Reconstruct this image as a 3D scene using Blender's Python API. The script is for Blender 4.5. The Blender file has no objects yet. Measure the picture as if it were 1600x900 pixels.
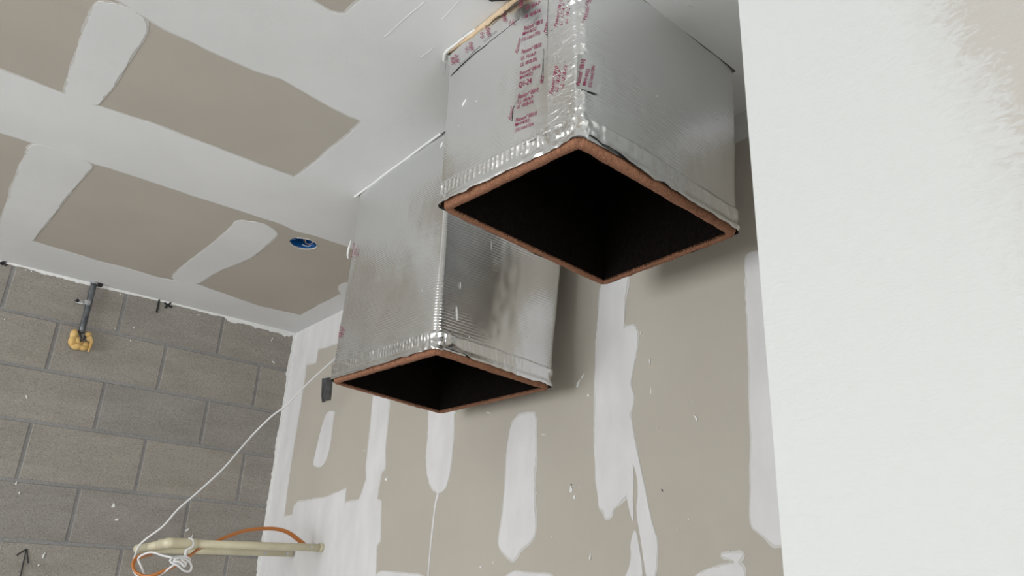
import bpy, bmesh, math, random
from mathutils import Vector, Matrix, noise
from mathutils.geometry import tessellate_polygon
random.seed(7)
S = bpy.context.scene
C = S.collection

# ------------------------------------------------------------------ camera
F = 1209.157
YAW, PITCH, ROLL = 0.672069, 0.374173, 0.0471676
cy, sy, cp, sp = math.cos(YAW), math.sin(YAW), math.cos(PITCH), math.sin(PITCH)
fwd = Vector((sy*cp, cy*cp, sp)); rt = Vector((cy, -sy, 0)); up = rt.cross(fwd)
R_ = math.cos(ROLL)*rt + math.sin(ROLL)*up
U_ = -math.sin(ROLL)*rt + math.cos(ROLL)*up
FLOOR = 1.55                       # eye height: everything is built with the eye at z 0, then the floor lies at -FLOOR
cam = bpy.data.cameras.new('camera'); co = bpy.data.objects.new('camera', cam); C.objects.link(co)
cam.sensor_width = 36; cam.lens = 36*F/1600; cam.clip_start = 0.01
co.matrix_world = Matrix(((R_.x, U_.x, -fwd.x, 0), (R_.y, U_.y, -fwd.y, 0), (R_.z, U_.z, -fwd.z, 0), (0, 0, 0, 1)))
S.camera = co

# ------------------------------------------------------------------ light
S.view_settings.view_transform = 'Standard'; S.view_settings.look = 'None'
S.view_settings.gamma = 1; S.view_settings.exposure = -0.22
W = bpy.data.worlds.new('world'); S.world = W; W.use_nodes = True
W.node_tree.nodes['Background'].inputs[0].default_value = (0.85, 0.92, 1.0, 1)
W.node_tree.nodes['Background'].inputs[1].default_value = 3.0
def area(name, loc, direction, sx, sy_, power, col):
    l = bpy.data.lights.new(name, 'AREA'); l.shape = 'RECTANGLE'; l.size = sx; l.size_y = sy_
    l.energy = power; l.color = col
    o = bpy.data.objects.new(name, l); C.objects.link(o); o.location = loc
    o.rotation_euler = Vector(direction).to_track_quat('-Z', 'Y').to_euler()
    return o
area('daylight_side_window', (-3.35, 1.95, 0.0), (1, 0, 0), 2.4, 1.9, 98, (0.985, 0.99, 1.0))
area('added_rear_fill', (-0.3, -3.35, -0.1), (0, 1, 0), 2.6, 2.0, 70, (1.0, 0.98, 0.95))  # added fill from an unseen rear opening, lights the block wall and foil

# ------------------------------------------------------------------ helpers
def ray(x, y): return R_*((x-800)/F) - U_*((y-450)/F) + fwd
def at(px, axis, v):
    """point of the photograph on the plane axis = v"""
    d = ray(*px)
    if isinstance(v, tuple): P0, N = v; return d*(P0.dot(N)/d.dot(N))   # a tilted face of a duct
    return d*(v/d[axis])
def base_of(p): return p.get('_o', (0, 0, 0)) if p else (0, 0, 0)
def empty(name, loc, label, cat, group=None):
    o = bpy.data.objects.new(name, None); C.objects.link(o); o.location = loc; o.empty_display_size = .05
    o['label'] = label; o['category'] = cat
    if group: o['group'] = group
    ORG[o.name] = Vector(loc); return o
ORG = {}
def obj(name, bm, mat, parent=None, label=None, kind=None, smooth=False):
    me = bpy.data.meshes.new(name)
    o = bpy.data.objects.new(name, me); C.objects.link(o)
    org = ORG.get(parent.name, Vector()) if parent else Vector()
    ORG[o.name] = org.copy()
    if org.length: bmesh.ops.translate(bm, verts=bm.verts, vec=-org)
    for f in bm.faces: f.smooth = smooth
    bm.normal_update()
    bm.to_mesh(me); bm.free()
    if mat: me.materials.append(mat)
    if parent: o.parent = parent
    if label: o['label'] = label
    if kind: o['kind'] = kind
    return o
def tag(o, label, cat, group=None):
    o['label'] = label; o['category'] = cat
    if group: o['group'] = group
    return o
def box(bm, a, b, bevel=0):
    a, b = Vector(a), Vector(b); r = bmesh.ops.create_cube(bm, size=1)
    vs = r['verts']
    for v in vs: v.co = Vector([(a[i]+b[i])/2 + v.co[i]*(b[i]-a[i]) for i in range(3)])
    if bevel: bmesh.ops.bevel(bm, geom=list({e for v in vs for e in v.link_edges}), offset=bevel, segments=2, affect='EDGES', profile=.6)
def newbox(a, b, bevel=0):
    bm = bmesh.new(); box(bm, a, b, bevel); return bm
def catmull(pts, n=8):
    P = [Vector(p) for p in pts]; P = [2*P[0]-P[1]] + P + [2*P[-1]-P[-2]]; out = []
    for i in range(1, len(P)-2):
        for k in range(n):
            t = k/n; a, b, c, d = P[i-1], P[i], P[i+1], P[i+2]
            out.append(.5*((2*b)+(c-a)*t+(2*a-5*b+4*c-d)*t*t+(3*b-a-3*c+d)*t**3))
    out.append(P[-2]); return out
def tube(bm, pts, rad, seg=10, caps=True, flat=1.0):
    P = [Vector(p) for p in pts]; rings = []
    rf = rad if callable(rad) else (lambda t: rad)
    t0 = (P[1]-P[0]).normalized(); n = t0.orthogonal().normalized()
    for i, p in enumerate(P):
        t = (P[min(i+1, len(P)-1)] - P[max(i-1, 0)]).normalized()
        n = (n - t*n.dot(t)); n = n.normalized() if n.length > 1e-6 else t.orthogonal().normalized()
        b = t.cross(n); r = rf(i/(len(P)-1))
        rings.append([bm.verts.new(p + (n*math.cos(2*math.pi*k/seg)*flat + b*math.sin(2*math.pi*k/seg))*r) for k in range(seg)])
    for a, b in zip(rings, rings[1:]):
        for k in range(seg): bm.faces.new((a[k], a[(k+1) % seg], b[(k+1) % seg], b[k]))
    if caps: bm.faces.new(rings[0][::-1]); bm.faces.new(rings[-1])
def newtube(*a, **k):
    bm = bmesh.new(); tube(bm, *a, **k); return bm
def fn(*a): return noise.noise(Vector(a))

# ---- flat skins on a plane (axis, value); 2-D coordinates are the two other axes
AX = {0: (1, 2), 1: (0, 2), 2: (0, 1)}
def p2(v, axis): i, j = AX[axis]; return (v[i], v[j])
def p3(q, axis, val):
    o = [0, 0, 0]; i, j = AX[axis]; o[i], o[j] = q; o[axis] = val; return Vector(o)
def area2(P): return .5*sum(P[i][0]*P[(i+1) % len(P)][1]-P[(i+1) % len(P)][0]*P[i][1] for i in range(len(P)))
def densify(P, step):
    out = []
    for i, a in enumerate(P):
        b = P[(i+1) % len(P)]; L = math.dist(a, b); n = max(1, int(L/step))
        out += [(a[0]+(b[0]-a[0])*k/n, a[1]+(b[1]-a[1])*k/n) for k in range(n)]
    return out
def offset(P, d):
    s = 1 if area2(P) > 0 else -1; out = []
    for i, p in enumerate(P):
        a, b = P[i-1], P[(i+1) % len(P)]; tx, ty = b[0]-a[0], b[1]-a[1]; L = math.hypot(tx, ty) or 1
        out.append((p[0]+s*ty/L*d, p[1]-s*tx/L*d))
    return out
def rough(P, jag, seed=0.0, step=None):
    """hand-trowelled outline: slow waviness plus a fine tear"""
    Q = densify(P, step or max(jag*1.2, .004)); out = []
    s = 1 if area2(Q) > 0 else -1
    for i, p in enumerate(Q):
        a, b = Q[i-1], Q[(i+1) % len(Q)]; tx, ty = b[0]-a[0], b[1]-a[1]; L = math.hypot(tx, ty) or 1
        d = jag*(.9*fn(p[0]*14, p[1]*14, seed)+.9*fn(p[0]*60, p[1]*60, seed+3)*max(0, .4+fn(p[0]*5, p[1]*5, seed+9)*2)+random.uniform(-.12, .12))
        out.append((p[0]+s*ty/L*d, p[1]-s*tx/L*d))
    return out
def sheet(loops, axis, v0, v1):
    """slab between plane values v0 (hidden) and v1 (seen); loops[0] outline, the others are holes"""
    bm = bmesh.new(); A = []; B = []
    for L in loops:
        A.append([bm.verts.new(p3(q, axis, v0)) for q in L]); B.append([bm.verts.new(p3(q, axis, v1)) for q in L])
    flat0 = [v for L in A for v in L]; flat1 = [v for L in B for v in L]
    tri = tessellate_polygon([[Vector((q[0], q[1], 0)) for q in L] for L in loops])
    for t in tri:
        for fl in (flat0, flat1):
            try: bm.faces.new([fl[i] for i in t])
            except ValueError: pass
    for a, b in zip(A, B):
        n = len(a)
        for k in range(n):
            try: bm.faces.new((a[k], a[(k+1) % n], b[(k+1) % n], b[k]))
            except ValueError: pass
    bmesh.ops.recalc_face_normals(bm, faces=bm.faces)
    return bm

# ------------------------------------------------------------------ materials
def mat(name, col, rough_=.8, metal=0.0):
    m = bpy.data.materials.new(name); m.use_nodes = True
    b = m.node_tree.nodes['Principled BSDF']
    b.inputs['Base Color'].default_value = (*col, 1); b.inputs['Roughness'].default_value = rough_; b.inputs['Metallic'].default_value = metal
    return m, m.node_tree, b
def nd(nt, kind, **kw):
    n = nt.nodes.new(kind)
    for k, v in kw.items():
        if k in n.inputs.keys(): n.inputs[k].default_value = v
        else: setattr(n, k, v)
    return n
def coords(nt, scale=(1, 1, 1)):
    g = nd(nt, 'ShaderNodeNewGeometry'); m = nd(nt, 'ShaderNodeMapping'); m.inputs['Scale'].default_value = scale
    nt.links.new(g.outputs['Position'], m.inputs['Vector']); return m.outputs['Vector']
def noisetex(nt, vec, scale, detail=4, rough_=.5, dist=0):
    n = nd(nt, 'ShaderNodeTexNoise'); n.inputs['Scale'].default_value = scale; n.inputs['Detail'].default_value = detail
    n.inputs['Roughness'].default_value = rough_; n.inputs['Distortion'].default_value = dist
    nt.links.new(vec, n.inputs['Vector']); return n.outputs['Fac']
def ramp(nt, fac, stops):
    r = nd(nt, 'ShaderNodeValToRGB'); e = r.color_ramp.elements
    while len(e) < len(stops): e.new(.5)
    for s, (p, c) in zip(e, stops): s.position = p; s.color = (*c, 1) if len(c) == 3 else c
    nt.links.new(fac, r.inputs[0]); return r.outputs[0]
def bump(nt, b, h, dist, strength=1.0, prev=None):
    n = nd(nt, 'ShaderNodeBump'); n.inputs['Distance'].default_value = dist; n.inputs['Strength'].default_value = strength
    nt.links.new(h, n.inputs['Height'])
    if prev: nt.links.new(prev, n.inputs['Normal'])
    if b: nt.links.new(n.outputs[0], b.inputs['Normal'])
    return n.outputs[0]
def mottled(name, c0, c1, scale, rough_=.85, bscale=60, bdist=.0006, stretch=(1, 1, 1), lo=.35, hi=.65):
    m, nt, b = mat(name, c0, rough_); v = coords(nt, stretch)
    nt.links.new(ramp(nt, noisetex(nt, v, scale, 5), [(lo, c0), (hi, c1)]), b.inputs['Base Color'])
    bump(nt, b, noisetex(nt, v, bscale, 4), bdist)
    return m
M = {}
M['mud'] = mottled('joint_compound', (.70, .705, .70), (.765, .768, .765), 2.2, .8, 25, .0012)
M['mud_wall'] = mottled('wall_joint_compound', (.695, .682, .677), (.765, .752, .748), 13, .8, 30, .0014, (1, 1, .45))
M['mud_thin'] = mottled('thin_joint_compound', (.58, .565, .53), (.64, .63, .60), 9, .85, 40, .0006)
M['board'] = mottled('gypsum_board_paper', (.475, .435, .375), (.505, .465, .40), 3.0, .9, 300, .0002)
M['board_dark'] = mottled('gypsum_board_paper_ceiling', (.455, .415, .36), (.485, .445, .385), 3.0, .9, 300, .0002)
M['speck'] = mottled('compound_splash', (.85, .85, .83), (.78, .78, .76), 60)
M['white'] = mottled('painted_shell', (.75, .75, .73), (.78, .78, .76), 2)
M['floor'] = mottled('concrete_slab', (.36, .35, .33), (.44, .43, .41), 3)
M['dark'] = mat('dark_void', (.02, .02, .02), .9)[0]

# white near wall: finished compound, worn through to the board towards the camera
m, nt, b = mat('near_wall_compound', (.78, .79, .77), .55)
g = nd(nt, 'ShaderNodeNewGeometry'); sx = nd(nt, 'ShaderNodeSeparateXYZ'); nt.links.new(g.outputs['Position'], sx.inputs[0])
v = coords(nt, (1, 1.0, 2.2))
n1 = noisetex(nt, v, 42, 6, .6, 1.5); n0 = noisetex(nt, coords(nt), 7, 3)
ma = nd(nt, 'ShaderNodeMath', operation='MULTIPLY_ADD'); nt.links.new(sx.outputs['Y'], ma.inputs[0]); ma.inputs[1].default_value = -9.5; ma.inputs[2].default_value = 1.72
mz = nd(nt, 'ShaderNodeMath', operation='MULTIPLY_ADD'); nt.links.new(sx.outputs['Z'], mz.inputs[0]); mz.inputs[1].default_value = 1.4; nt.links.new(ma.outputs[0], mz.inputs[2])
mz2 = nd(nt, 'ShaderNodeMath', operation='SUBTRACT'); nt.links.new(mz.outputs[0], mz2.inputs[0]); mz2.inputs[1].default_value = .40
mb = nd(nt, 'ShaderNodeMath', operation='MULTIPLY_ADD'); nt.links.new(n1, mb.inputs[0]); mb.inputs[1].default_value = 1.3; nt.links.new(mz2.outputs[0], mb.inputs[2])
mc = nd(nt, 'ShaderNodeMath', operation='MULTIPLY_ADD'); nt.links.new(n0, mc.inputs[0]); mc.inputs[1].default_value = .8; nt.links.new(mb.outputs[0], mc.inputs[2])
nt.links.new(ramp(nt, mc.outputs[0], [(.25, (.70, .715, .695)), (.70, (.665, .665, .645)), (1.0, (.57, .545, .50))]), b.inputs['Base Color'])
p_ = bump(nt, None, n1, .0012, .6)
bump(nt, b, noisetex(nt, coords(nt), 5, 2), .002, .5, p_)
M['near'] = m

# concrete block
def block_mat(name, lo, hi):
    m, nt, b = mat(name, lo, .95)
    v = coords(nt); oi = nd(nt, 'ShaderNodeObjectInfo')
    c = ramp(nt, noisetex(nt, coords(nt, (.6, 1, 2.2)), 6, 6, .65), [(.33, lo), (.67, hi)])
    pores = ramp(nt, noisetex(nt, coords(nt, (1, 1, 1.5)), 210, 4, .7), [(.32, (.45, .45, .46)), (.45, (.93, .92, .91)), (.56, (1.0, 1.0, 1.0)), (.70, (1.4, 1.36, 1.32))])
    mx = nd(nt, 'ShaderNodeMix', data_type='RGBA', blend_type='MULTIPLY'); mx.inputs[0].default_value = .85
    nt.links.new(c, mx.inputs[6]); nt.links.new(pores, mx.inputs[7])
    mx2 = nd(nt, 'ShaderNodeMix', data_type='RGBA', blend_type='MULTIPLY'); mx2.inputs[0].default_value = 1
    nt.links.new(mx.outputs[2], mx2.inputs[6])
    nt.links.new(ramp(nt, oi.outputs['Random'], [(0, (.93, .94, .96)), (.5, (1, .99, .975)), (1, (1.05, 1.03, 1.0))]), mx2.inputs[7])
    nt.links.new(mx2.outputs[2], b.inputs['Base Color'])
    q = bump(nt, None, noisetex(nt, v, 170, 4, .7), .003, .9)
    bump(nt, b, noisetex(nt, v, 16, 3), .003, .6, q)
    return m
M['block'] = block_mat('concrete_block', (.285, .267, .238), (.35, .33, .297))
M['mortar'] = block_mat('mortar', (.26, .262, .26), (.33, .33, .325))

# foil
def foil(name, ribs=.0004, rib_scale=62, crease=.002, crease_scale=14, base=(.80, .81, .82), r0=.30, r1=.42, vert=False, fine=0.0):
    m, nt, b = mat(name, base, .33, 1.0)
    v = coords(nt)
    w = nd(nt, 'ShaderNodeTexWave', wave_type='BANDS', bands_direction='Z', wave_profile='SIN')
    w.inputs['Scale'].default_value = rib_scale; w.inputs['Distortion'].default_value = 1.2; w.inputs['Detail'].default_value = 2; w.inputs['Detail Scale'].default_value = .6
    nt.links.new(v, w.inputs['Vector'])
    msk = nd(nt, 'ShaderNodeMath', operation='MULTIPLY'); nt.links.new(w.outputs['Fac'], msk.inputs[0])
    nt.links.new(ramp(nt, noisetex(nt, v, 5, 2), [(.38, (.08,)*3), (.66, (1,)*3)]), msk.inputs[1])
    q = bump(nt, None, msk.outputs[0], ribs, 1)
    q = bump(nt, None, noisetex(nt, coords(nt, (1, 1, 3)), crease_scale, 3, .5, .3), crease, .8, q)
    if fine: q = bump(nt, None, noisetex(nt, coords(nt, (1, 1, 2.6)), 110, 4, .65, 1.0), fine, 1, q)
    nt.links.new(q, b.inputs['Normal'])
    nt.links.new(ramp(nt, noisetex(nt, v, 8, 4), [(.3, (r0,)*3), (.7, (r1,)*3)]), b.inputs['Roughness'])
    return m
M['foil'] = foil('foil_facing', fine=.00028, ribs=.00042, rib_scale=44, r0=.15, r1=.24, crease=.0022, crease_scale=4, base=(.84, .845, .84))
M['foil_tape'] = foil('foil_tape', ribs=.00001, rib_scale=60, crease=.0012, crease_scale=16, base=(.82, .825, .82), r0=.20, r1=.30, fine=.0002)
M['foil_crumple'] = foil('crumpled_foil', ribs=.0001, crease=.003, crease_scale=30, base=(.82, .825, .82), r0=.2, r1=.3, fine=.0004)

def fibre(name, c0, c1, scale=220, d=.002):
    m, nt, b = mat(name, c0, .95); v = coords(nt, (1, 1, .5)); n = noisetex(nt, v, scale, 5, .7, 1)
    nt.links.new(ramp(nt, n, [(.3, c0), (.7, c1)]), b.inputs['Base Color']); bump(nt, b, noisetex(nt, v, scale*.6, 5, .7, 1), d); return m
M['fibre'] = fibre('fiberglass_board', (.15, .064, .034), (.43, .200, .112))
M['fibre_dark'] = fibre('scorched_fiberglass', (.06, .03, .02), (.17, .08, .045))
M['liner'] = fibre('black_duct_liner', (.003, .0028, .0027), (.012, .0085, .007), 180, .001)
M['liner'].node_tree.nodes['Principled BSDF'].inputs['Specular IOR Level'].default_value = .05
M['tan_edge'] = fibre('torn_board_paper', (.62, .42, .24), (.80, .66, .48), 120, .002)
M['print'] = mat('magenta_print', (.26, .012, .07), .6)[0]
M['black'] = mat('black_marker', (.012, .012, .013), .6)[0]
M['pvc'] = mottled('cream_plastic', (.60, .55, .38), (.66, .61, .44), 20, .35, 100, .0001)
M['orange'] = mat('orange_sheath', (.50, .17, .035), .45)[0]
M['cord'] = mat('white_sheath', (.74, .74, .74), .45)[0]
M['steel'] = mottled('galvanised_steel', (.09, .10, .11), (.20, .21, .22), 30, .42, 80, .0003)
for n_ in ('steel',): M[n_].node_tree.nodes['Principled BSDF'].inputs['Metallic'].default_value = .75
M['zinc'] = mat('zinc', (.62, .63, .64), .3, 1)[0]
M['foam'] = mottled('yellow_expanding_foam', (.60, .37, .11), (.72, .50, .21), 30, .5, 30, .001)
M['blue'] = mat('blue_plastic', (.006, .10, .32), .35)[0]
M['copper'] = mat('tan_wire', (.55, .38, .26), .5)[0]

# ------------------------------------------------------------------ the shell
H = 1.09; YB = 3.36; XR = 1.385; XL = -3.2; YR = -3.2
SH = .013
# duct corners (near-left, far-left, far-right, near-right), bottom then top
D1b = [(.752, .788, .693), (.737, 1.175, .704), (1.238, 1.206, .690), (1.224, .810, .688)]
D1t = [(.748, .790), (.735, 1.192), (1.25, 1.20), (1.242, .808)]
D2b = [(.915, 1.417, .4986), (.905, 1.914, .510), (1.300, 1.955, .497), (1.3016, 1.45, .4917)]
D2t = [(.911, 1.425), (.9176, 1.919), (1.335, 1.94), tuple(at((889, 290), 2, H)[:2])]
D1t = [Vector((*p, H)) for p in D1t]; D2t = [Vector((*p, H)) for p in D2t]
def grow(P, d):
    c = sum((Vector(p[:2]) for p in P), Vector((0, 0)))/4
    return [(p[0]+(d if p[0] > c.x else -d), p[1]+(d if p[1] > c.y else -d)) for p in P]
hole1 = grow(D1t, .0018); hole2 = grow(D2t, .0018)
hole1[1] = (hole1[1][0]-.001, hole1[1][1]+.001)
cbx, cby, cbr = .956, 2.372, .047
ringh = [(cbx+cbr*(1+.02*fn(k, 0, 3))*math.cos(2*math.pi*k/40), cby+cbr*(1+.02*fn(k, 5, 3))*math.sin(2*math.pi*k/40)) for k in range(40)]
outer = [(XL, YR), (XR, YR), (XR, YB), (XL, YB)]
ceiling = obj('ceiling', sheet([outer, hole1, hole2, ringh], 2, H+.014, H+.0012), M['board_dark'], kind='structure')
def px2(P, axis, v): return [p2(at(q, axis, v), axis) for q in P]
# bare board showing between the coats: three runs of board, seen as openings in the compound coat
e = .0
P1 = [(-2.9, 1.50)]+px2([(185, 0), (228, 27), (258, 45), (330, 80), (399, 111), (440, 123), (480, 146), (520, 168), (566, 190), (540, 214), (500, 247), (460, 278), (432, 268), (330, 229), (240, 194), (150, 165), (99, 147), (0, 109)], 2, H)+[(-.5, 1.97), (-2.9, 1.96)]
P2 = [(-2.9, 2.27), (-.3, 2.28)]+px2([(0, 207), (50, 223), (147, 255), (250, 288), (349, 321), (440, 350), (465, 362), (493, 368), (546, 386), (556, 392), (556, 448), (533, 460), (500, 477), (470, 493), (440, 487), (405, 479), (306, 444), (246, 434), (200, 420), (153, 408), (60, 380), (0, 362)], 2, H)+[(-.3, 3.04), (-2.9, 3.05)]
P0 = [(-2.9, .85), (.42, .86), (.60, 1.0)]+px2([(575, -12), (565, 0), (548, 15), (540, 22), (530, 22), (515, 18), (500, 9), (485, 0)], 2, H)+[(.1, 1.24), (-2.9, 1.24)]
PM = [(-2.9, -2.9), (.7, -2.9), (.7, .2), (.3, .5), (-2.9, .5)]
holes = [rough(P, .0035, i*7.3, .012) for i, P in enumerate((P1, P2, P0, PM))]
h1, h2 = [densify(h, .1) for h in (hole1, hole2)]
obj('joint_compound', sheet([outer, h1, h2]+holes, 2, H+.0012, H-.0002), M['mud'], ceiling, label='smooth off-white joint compound')
thin = [offset(h, -.006) for h in holes]
obj('thin_compound', sheet([densify(outer, .5), h1, h2]+[rough(t, .003, 50+i, .012) for i, t in enumerate(thin)], 2, H+.0012, H+.0007), M['mud_thin'], ceiling, label='thin greyish feathered edge of compound')
def mud(parent, axis, v, P, seed, jag=.003, thick=.0012, halo=.004, m='mud', name='joint_compound', d=-1, label=None):
    Q = px2(P, axis, v); back = v-d*.0006
    for _ in range(2):                                   # round the knife marks off
        Q = [((a[0]*(1-t)+b[0]*t), (a[1]*(1-t)+b[1]*t)) for a, b in zip(Q, Q[1:]+Q[:1]) for t in (.2, .8)]
    thick = thick+.00004*(seed % 17)                     # every coat its own thickness
    o = obj(name, sheet([rough(Q, jag, seed)], axis, back, v+d*thick), M[m], parent, label=label)
    if halo:
        obj('thin_compound', sheet([rough(offset(densify(Q, .01), halo), jag, seed+31)], axis, back, v+d*thick*.45), M['mud_thin'], parent)
    return o
mud(ceiling, 2, H+.0012, [(150, 4), (165, 3), (205, 10), (228, 28), (231, 47), (221, 65), (207, 84), (190, 112), (170, 145), (150, 165), (125, 158), (103, 150), (101, 135), (118, 90), (140, 25)], 1.1, .0045, .0016)
mud(ceiling, 2, H+.0012, [(48, 222), (100, 235), (148, 257), (130, 276), (112, 295), (80, 340), (62, 360), (50, 378), (20, 372), (-3, 364), (2, 345), (20, 290), (36, 250)], 2.2, .0055, .0016)
mud(ceiling, 2, H+.0012, [(370, 343), (410, 348), (436, 363), (422, 378), (405, 393), (385, 406), (340, 423), (306, 446), (265, 436), (282, 418), (300, 405), (345, 370), (360, 355)], 3.3, .004, .0016)
mud(ceiling, 2, H+.0012, [(528, 448), (540, 440), (560, 450), (545, 470), (532, 458)], 4.3, .002, .0014)
# knife ridges and short scratches in the ceiling coat
for k, P in enumerate([[(664, 2), (650, 14), (631, 30), (612, 48), (600, 58)], [(716, 2), (704, 16), (690, 30)], [(678, 74), (668, 82), (657, 90)], [(1083, 12), (1076, 8), (1071, 9)]]):
    obj('compound_ridge', newtube(catmull([at(q, 2, H-.0002) for q in P], 4), .0009, 5), M['mud'], ceiling)
obj('caulk_bead', newtube([at(q, 2, H-.001)+Vector((-.002, 0, 0)) for q in [(555, 308), (580, 290), (602, 273), (630, 253), (655, 234), (676, 219), (690, 209)]], lambda t: .0032+.001*fn(t*9, 0, 0), 6), M['speck'], ceiling, label='bright white bead along the left edge of the far duct')

# right wall (long, bare gypsum board with taped seams)
wall_right = obj('wall_right', newbox((XR, YR, -FLOOR), (XR+.012, YB+.1, H+.014)), M['board'], kind='structure')
def rmud(P, seed, **k):
    k.setdefault('m', 'mud_wall'); return mud(wall_right, 0, XR, P, seed, **k)
# corner and ceiling band with the big smear at lower left
zc = 1.0
band = [(3.36, H), (3.36, -FLOOR), (2.45, -FLOOR)]
sm = px2([(587, 900), (589, 852), (594, 845), (595, 784), (589, 781), (592, 760), (596, 738), (601, 732), (602, 700), (606, 660), (609, 620), (611, 560)], 0, XR)
sm2 = px2([(588, 560), (583, 624), (580, 660), (576, 695), (572, 730), (573, 748), (566, 770), (561, 782), (548, 784), (539, 787), (539, 775), (541, 764), (530, 769), (520, 773), (512, 777), (504, 779), (495, 780), (480, 783), (465, 785), (460, 790), (457, 805), (444, 808), (448, 770), (456, 715), (470, 632), (479, 569), (494, 566), (497, 546), (525, 537)], 0, XR)
band = band+sm+sm2+[(2.6, .995), (1.5, 1.0), (.5, 1.034), (-3, 1.03), (-3, H)]
obj('joint_compound', sheet([rough(band, .0035, 8.1, .006)], 0, XR+.0006, XR-.0013), M['mud_wall'], wall_right)
obj('thin_compound', sheet([rough(offset(densify(band, .02), .006), .004, 18.1, .008)], 0, XR+.0006, XR-.00055), M['mud_thin'], wall_right)
rmud([(512, 643), (524, 643), (521, 655), (516, 695), (511, 715), (506, 725), (500, 730), (491, 728), (490, 722), (495, 700), (505, 660)], 9, jag=.003)
rmud([(668, 600), (712, 600), (710, 647), (709, 680), (707, 710), (703, 740), (697, 764), (685, 771), (673, 761), (668, 740), (666, 716), (668, 692), (671, 647)], 10, jag=.005)
rmud([(684, 768), (687, 770), (681, 790), (677, 830), (673.5, 860), (669.6, 905), (668.2, 905), (671.6, 860), (675.6, 820), (680, 785)], 11, jag=.0003, halo=0)
rmud([(800, 663), (810, 650), (827, 646), (838, 646), (838, 700), (835, 767), (838, 833), (827, 849), (815, 858), (810, 868), (802, 876), (794, 870), (783, 860), (779, 847), (785, 813), (790, 760), (793, 700)], 12, jag=.004, halo=.006)
rmud([(940, 440), (986, 420), (981, 450), (977, 466), (976, 497), (975, 540), (976, 600), (985, 640), (986, 690), (988, 735), (984, 765), (978, 778), (968, 788), (958, 794), (956, 808), (947, 811), (944, 800), (937, 791), (935, 770), (932, 747), (930, 700), (930, 633), (932, 547), (936, 484)], 13, jag=.006)
rmud([(974, 515), (980, 510), (991, 508), (998, 522), (996, 547), (990, 578), (985, 600), (991, 620), (989, 637), (984, 650), (974, 640), (970, 560)], 14, jag=.002, halo=.003)
rmud([(978, 640), (986, 650), (990, 673), (995, 700), (1003, 740), (1013, 787), (1020, 822), (1027, 840), (1028, 857), (1025, 905), (1011, 905), (1006, 870), (1001, 836), (997, 812), (995, 795), (998, 774), (997, 748), (992, 728), (987, 722), (984, 700)], 15, jag=.0018, halo=.002)
rmud([(984, 700), (990, 728), (991, 750), (989, 780), (991, 800), (990, 817), (986, 806), (980, 780), (976, 740)], 25, jag=.001, halo=0)
rmud([(991, 828), (995, 832), (999, 855), (1003, 880), (1005, 905), (975, 905), (983, 890), (987, 872), (986, 850)], 26, jag=.0015, halo=.002)
rmud([(1168, 399), (1181, 394), (1250, 380), (1270, 860), (1218, 852), (1208, 852), (1197, 840), (1187, 833), (1173, 820), (1175, 733), (1172, 609), (1170, 516), (1167, 453), (1166, 410)], 16, jag=.003)
rmud([(588, 892), (620, 895), (666, 899), (668, 930), (586, 930)], 17, jag=.001)
rmud([(788, 905), (795, 897), (808, 892), (820, 896), (866, 897), (868, 930), (785, 930)], 18, jag=.002)
rmud([(1082, 905), (1095, 896), (1112, 890), (1135, 883), (1150, 879), (1140, 873), (1125, 867), (1143, 864), (1163, 864), (1160, 872), (1154, 879), (1163, 886), (1166, 905)], 19, jag=.003)
# splashes
sp_ = [(904, 600, 3, 12, .35), (911, 588, 2, 8, .5), (920, 618, 3, 4, .6), (893, 765, 4, 9, 0), (898, 777, 3, 5, 0), (906, 762, 1.5, 2, 0), (1018, 610, 1.5, 11, 0), (1016, 565, 1.5, 8, 0), (1088, 653, 2, 10, -.5), (1083, 629, 2, 1.5, 0), (1029, 669, 1.6, 2, 0), (923, 870, 2, 10, .15), (604, 749, 3, 4, .7), (712, 645, 3, 1.5, 0), (752, 886, 3, 3, 0), (771, 879, 2, 2, 0), (1077, 812, 1, 5, 0), (863, 839, 1.5, 2, 0), (1140, 862, 1.2, 4, 0), (764, 645, 6, 1.5, .2), (570, 704, 2, 1, 0), (1002, 520, 2, 3, 0), (850, 679, 6, 1.2, 0), (840, 770, 1.5, 2, 0), (1060, 828, 1, 1.5, 0), (679, 792, 1, 3, 0)]
def splash(parent, axis, v, x, y, w, h, a, m='speck', d=-1):
    P = []
    for k in range(10):
        t = 2*math.pi*k/10; r = 1+.25*math.sin(3*t+x)
        u, s = w*.55*r*math.cos(t), h*.6*r*math.sin(t)
        P.append((x+u*math.cos(a)-s*math.sin(a), y+u*math.sin(a)+s*math.cos(a)))
    obj('compound_splash' if m == 'speck' else 'dark_nick', sheet([px2(P, axis, v)], axis, v-d*.0006, v+d*.0023), M[m], parent)
for s in sp_: splash(wall_right, 0, XR, *s)
for s in [(1035, 766, 1, 3, -.4), (893, 757, 1.5, 1.2, 0)]: splash(wall_right, 0, XR, *s, m='black')

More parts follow.
